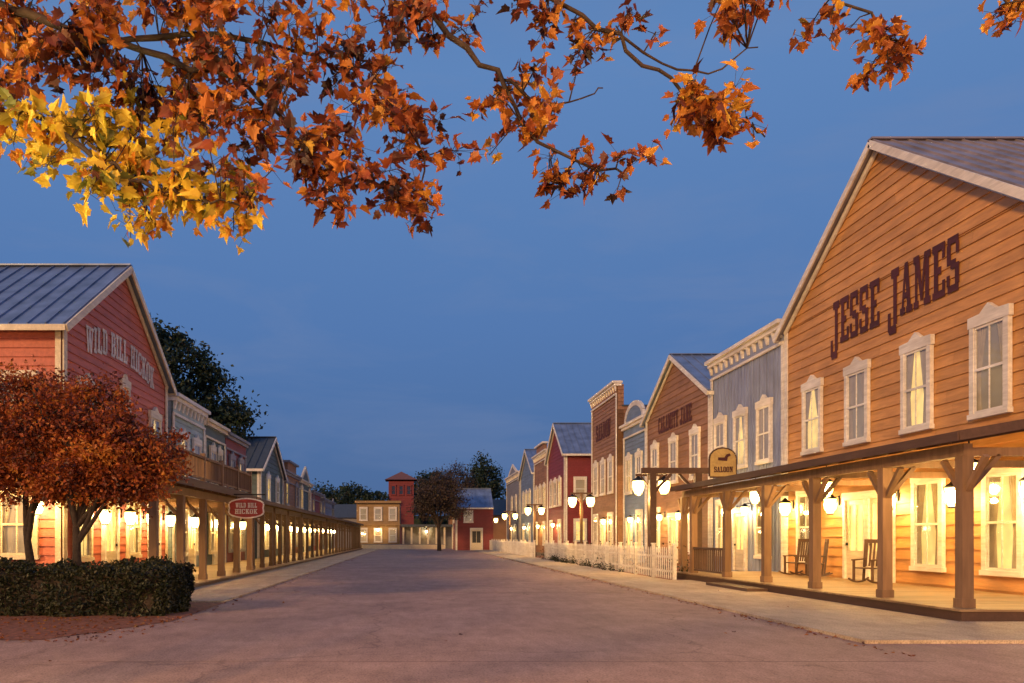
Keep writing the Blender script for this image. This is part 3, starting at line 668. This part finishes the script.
for i in range(40):
    y=uni(33,52); x=8.45+uni(-.1,.15); r=uni(.08,.2)
    for j in range(35): rleaf(Lf,V((x+gau(0,r*.5),y+gau(0,r),.05+abs(gau(0,r)))),.08)
b.done()

# overhanging maple
OUT=[(.10,-.02),(.30,-.06),(.26,.10),(.44,.26),(.33,.34),(.34,.56),(.20,.52),(.13,.72)]
def mleaf(mb,c,s,nrm,tip):
    n=nrm.normalized(); a=(tip-n*tip.dot(n)).normalized(); b_=n.cross(a); k=len(mb.v)
    fold=uni(.1,.9); curl=uni(-.3,.9); st=c
    def P(x,y): return tuple(st+(a*y+b_*x+n*(abs(x)*fold-curl*y*y-.4*curl*x*x))*s)
    mb.v.append(P(0,0)); mb.v.append(P(0,.45)); mb.v.append(P(0,.95))
    for sg in (1,-1):
        q=len(mb.v)
        for (x,y) in OUT: mb.v.append(P(sg*x*uni(.85,1.15),y*uni(.93,1.07)))
        mb.f.append((k,q,q+1,q+2,k+1)); mb.f.append((k+1,q+2,q+3,q+4)); mb.f.append((k+1,q+4,q+5,q+6)); mb.f.append((k+1,q+6,q+7,k+2))
b=B('maple_tree'); T=b('trunk_and_limbs','bark',True)
T.tube([(-4.9,2.2,-.1),(-4.85,2.2,.6),(-4.75,2.3,2),(-4.6,2.5,3.4),(-4.5,2.7,4.6)],[.34,.26,.23,.21,.2],12)
limbs=[]
def limb(pts,r0,r1):
    pts=[V(p) for p in pts]; out=[]
    for i in range(len(pts)-1):
        p0=pts[max(i-1,0)];p1=pts[i];p2=pts[i+1];p3=pts[min(i+2,len(pts)-1)]
        for k in range(5):
            t=k/5; out.append(.5*((2*p1)+(p2-p0)*t+(2*p0-5*p1+4*p2-p3)*t*t+(3*p1-p0-3*p2+p3)*t**3)+V((gau(0,.018),gau(0,.018),gau(0,.018))))
    out.append(pts[-1]); n=len(out)
    T.tube(out,[(r0+(r1-r0)*(i/(n-1))**.6)*uni(.88,1.12) for i in range(n)],7); limbs.extend(out[2:])
limb([(-4.5,2.7,4.6),(-3.4,3.9,4.85),(-2.6,4.7,4.7),(-1.8,4.8,4.48),(-1.1,4.85,4.25),(-.75,4.8,3.9),(-.62,4.8,3.5)],.055,.005)
limb([(-4.5,2.7,4.6),(-3.2,3.8,5.3),(-1.6,4.5,5.3),(-.5,4.7,5.05),(.0,4.8,4.72),(.5,4.8,4.25),(.75,4.8,3.86),(1.25,4.8,3.68)],.06,.006)
limb([(-.5,4.7,5.05),(.5,4.8,4.85),(1.2,4.8,4.5),(1.6,4.8,4.15),(1.95,4.8,4.0),(2.1,4.8,3.9)],.022,.005)
limb([(-1.6,4.5,5.3),(.5,4.7,5.45),(2.0,4.8,5.1),(2.6,4.8,4.7),(3.05,4.8,4.4)],.03,.005)
limb([(2.0,4.8,5.1),(3.0,4.8,5.0),(3.65,4.8,4.72)],.016,.005)
limb([(-3.4,3.9,4.85),(-2.8,4.4,4.25),(-2.2,4.6,3.95),(-1.75,4.7,3.65),(-1.35,4.7,3.5),(-1.0,4.7,3.44)],.036,.005)
limb([(-1.8,4.8,4.48),(-1.1,5.0,4.6),(-.4,5.1,4.45),(.0,5.0,4.05),(.05,5,3.65)],.022,.005)
limb([(1.2,4.8,4.5),(1.7,4.9,4.35),(2.1,4.9,4.5)],.010,.004)
limb([(.5,4.8,4.25),(.9,4.9,4.15),(1.15,4.9,4.25)],.010,.004)
dark=[(-2.37,4.48),(-2.0,4.6),(-1.65,4.48),(-1.3,4.6),(-1.0,4.42),(-.63,4.6),(-.27,4.54),(-2.3,4.25),(-1.85,4.3),(-1.47,4.2),(-1.1,4.1),(-.7,4.18),(-.4,4.24),(-.1,4.36),(-1.05,3.78),(-1.2,3.92),(-.57,3.86),(-.1,4.04),(.06,3.86),(-.1,3.62),(.05,3.54),(-.45,3.68),(-.24,3.56),(-.7,3.46),(-.35,3.95),(-1.5,4.65),(-.9,4.65),(0.0,4.65),(-2.2,4.7),(-.8,4.0),(-1.75,4.2),(-2.4,4.66),(-1.8,4.5),(-.45,4.45),(-1.25,4.35),(-2.1,4.45),(-1.1,4.7),(-.6,4.35),(-1.6,4.35),(-.2,4.7),(-2.45,4.35),(-2.05,4.3),(-1.3,4.05)]
mid=[(.45,4.12),(.72,4.27),(.78,4.0),(.57,3.93),(.93,3.66),(1.23,3.68),(1.05,3.78),(1.35,4.57),(1.1,4.4),(.87,4.58),(.5,4.64),(.27,4.68),(.62,4.12)]
org=[(1.7,4.1),(1.88,4.08),(1.95,3.94),(1.8,3.92),(1.53,4.0),(1.62,4.2),(2.55,4.6),(2.8,4.5),(3.0,4.44),(1.95,4.7),(1.75,4.64),(3.62,4.7),(2.9,4.38),(2.1,4.74)]
yel_lit=[(-2.35,3.98),(-2.13,3.93),(-1.8,4.03),(-1.6,3.95),(-1.9,3.70),(-1.7,3.54),(-1.4,3.54),(-1.95,3.50),(-1.17,3.52),(-.98,3.48),(-1.65,3.75),(-2.2,3.75),(-1.45,3.7),(-2.45,3.85),(-2.0,4.0),(-1.8,3.85),(-1.25,3.62)]
M['mp_dark_shaded']=leafmat('maple_leaves_russet_shaded',[(.025,.012,.010),(.09,.022,.012),(.22,.05,.014),(.42,.14,.02),(.50,.26,.03)],.3,3.2)  # russet leaves, with low-light shade put into the darker ramp
M['mp_org']=leafmat('maple_leaves_orange',[(.14,.04,.012),(.36,.11,.02),(.58,.25,.03),(.64,.42,.05)],.45,3)
M['mp_yel_lit']=leafmat('maple_leaves_lamplit_yellow',[(.10,.12,.02),(.34,.30,.03),(.66,.50,.05),(.80,.62,.08),(.60,.26,.04)],.5,3)  # lamplight on the low left clump put into the leaf colour
def clusters(cs,part,mat,n,r,ls,alt=None,dy=.3,pa=.2):
    Lf=b(part,mat)
    for (x,z) in cs:
        y=4.8+gau(0,dy); c=V((x,y,z)*1)
        for t in range(4):
            c2=c+V((gau(0,r*.8),gau(0,r*.8),gau(0,r*.5)))
            nr=min(limbs,key=lambda p:(p-c2).length); mdl=nr.lerp(c2,.5)+V((gau(0,.02),gau(0,.02),.04))
            T.tube([nr,mdl,c2],[.005,.0038,.0025],4)
            for j in range(int(n/4*uni(.5,1.5))):
                tw=mdl.lerp(c2,uni(.1,1.1)); o=V((gau(0,1),gau(0,1),gau(-.1,.8))).normalized()*uni(.02,r*.8)
                p=tw+o; T.tube([tw,p],[.0014,.0012],3)
                nrm=V((gau(0,.8),gau(-.2,.8),gau(.4,.7))); tip=o.normalized()*.8+V((gau(0,.5),gau(0,.5),-.35+gau(0,.5)))
                if nrm.cross(tip).length<.1: tip=tip+V((.3,.2,0))
                mleaf(Lf if (alt is None or rnd()>pa) else b(*alt),p,ls*uni(.5,1.25),nrm,tip)
clusters(dark,'russet_leaves','mp_dark_shaded',66,.16,.082,('orange_leaves','mp_org'),dy=.22,pa=.12)
clusters(mid,'russet_leaves','mp_dark_shaded',42,.11,.080,('orange_leaves','mp_org'),.12,pa=.35)
clusters(org,'orange_leaves','mp_org',46,.11,.085,('russet_leaves','mp_dark_shaded'),.12,pa=.3)
clusters(yel_lit,'lamplit_yellow_leaves','mp_yel_lit',58,.14,.092,('orange_leaves','mp_org'),.18,pa=.12)
b.done()
mb=MB()
for i in range(1300):
    k=rnd()
    if k<.4: x=6.28-abs(gau(0,.15)); y=uni(10,60)
    elif k<.6: x=-4.38+abs(gau(0,.2)); y=uni(12,60)
    elif k<.99: x=uni(-9,-4.3); y=uni(11.3,14.9)
    else: x=uni(-5,9); y=uni(5,25)
    z=.012 if x<6.3 and x>-4.3 else .066
    if x<-4.3: z=.018
    mleaf(mb,V((x,y,z)),uni(.04,.08),V((gau(0,.2),gau(0,.2),1)),V((gau(0,1),gau(0,1),0)))
mb.obj('fallen_leaves',M['lf_orange'])

# ------------------------------------------------------------ sky, sun, camera
w=bpy.data.worlds.new('World'); sc.world=w; w.use_nodes=True; nt=w.node_tree; N=nt.nodes; L=nt.links
bg=N['Background']; tc=N.new('ShaderNodeTexCoord'); sp=N.new('ShaderNodeSeparateXYZ'); L.new(tc.outputs['Generated'],sp.inputs[0])
rp=ramp(nt,[(0.0,(.062,.128,.30)),(.10,(.066,.142,.335)),(.25,(.082,.178,.41)),(.5,(.110,.228,.48)),(1,(.07,.16,.36))]); L.new(sp.outputs['Z'],rp.inputs[0])
mp=N.new('ShaderNodeMapping'); mp.inputs['Scale'].default_value=(1,1,4); L.new(tc.outputs['Generated'],mp.inputs[0])
cn=N.new('ShaderNodeTexNoise'); cn.inputs['Scale'].default_value=3.0; cn.inputs['Detail'].default_value=7; cn.inputs['Roughness'].default_value=.6; cn.inputs['Distortion'].default_value=.4; L.new(mp.outputs[0],cn.inputs['Vector'])
cr=ramp(nt,[(.48,(0,0,0)),(.78,(.35,.35,.35))]); L.new(cn.outputs['Fac'],cr.inputs[0])
col=mixrgb(nt,'MIX',cr.outputs[0],rp.outputs[0],(.19,.24,.40))
sk=N.new('ShaderNodeTexSky'); sk.sky_type='NISHITA'; sk.sun_disc=False; sk.sun_elevation=math.radians(3); sk.sun_rotation=math.radians(205)
s2=mixrgb(nt,'MULTIPLY',1,sk.outputs[0],(.004,.006,.010)); col=mixrgb(nt,'ADD',1,col,s2)
L.new(col,bg.inputs[0]); bg.inputs[1].default_value=1.0
l=bpy.data.lights.new('lamplight_fill','SUN'); l.energy=3.0; l.angle=math.radians(8); l.color=(1,.55,.20)  # added directional light, stands in for warm lamplight from behind the camera
o=bpy.data.objects.new('lamplight_fill',l); sc.collection.objects.link(o); o.rotation_euler=V((.60,.72,-.30)).to_track_quat('-Z','Y').to_euler()
cam=bpy.data.cameras.new('camera'); co=bpy.data.objects.new('camera',cam); sc.collection.objects.link(co); sc.camera=co
co.location=(0,0,1.5); co.rotation_euler=(math.radians(90),0,0); cam.lens=28.125; cam.sensor_width=36
cam.shift_x=.0947; cam.shift_y=.1909; cam.clip_end=4000; cam.clip_start=.05
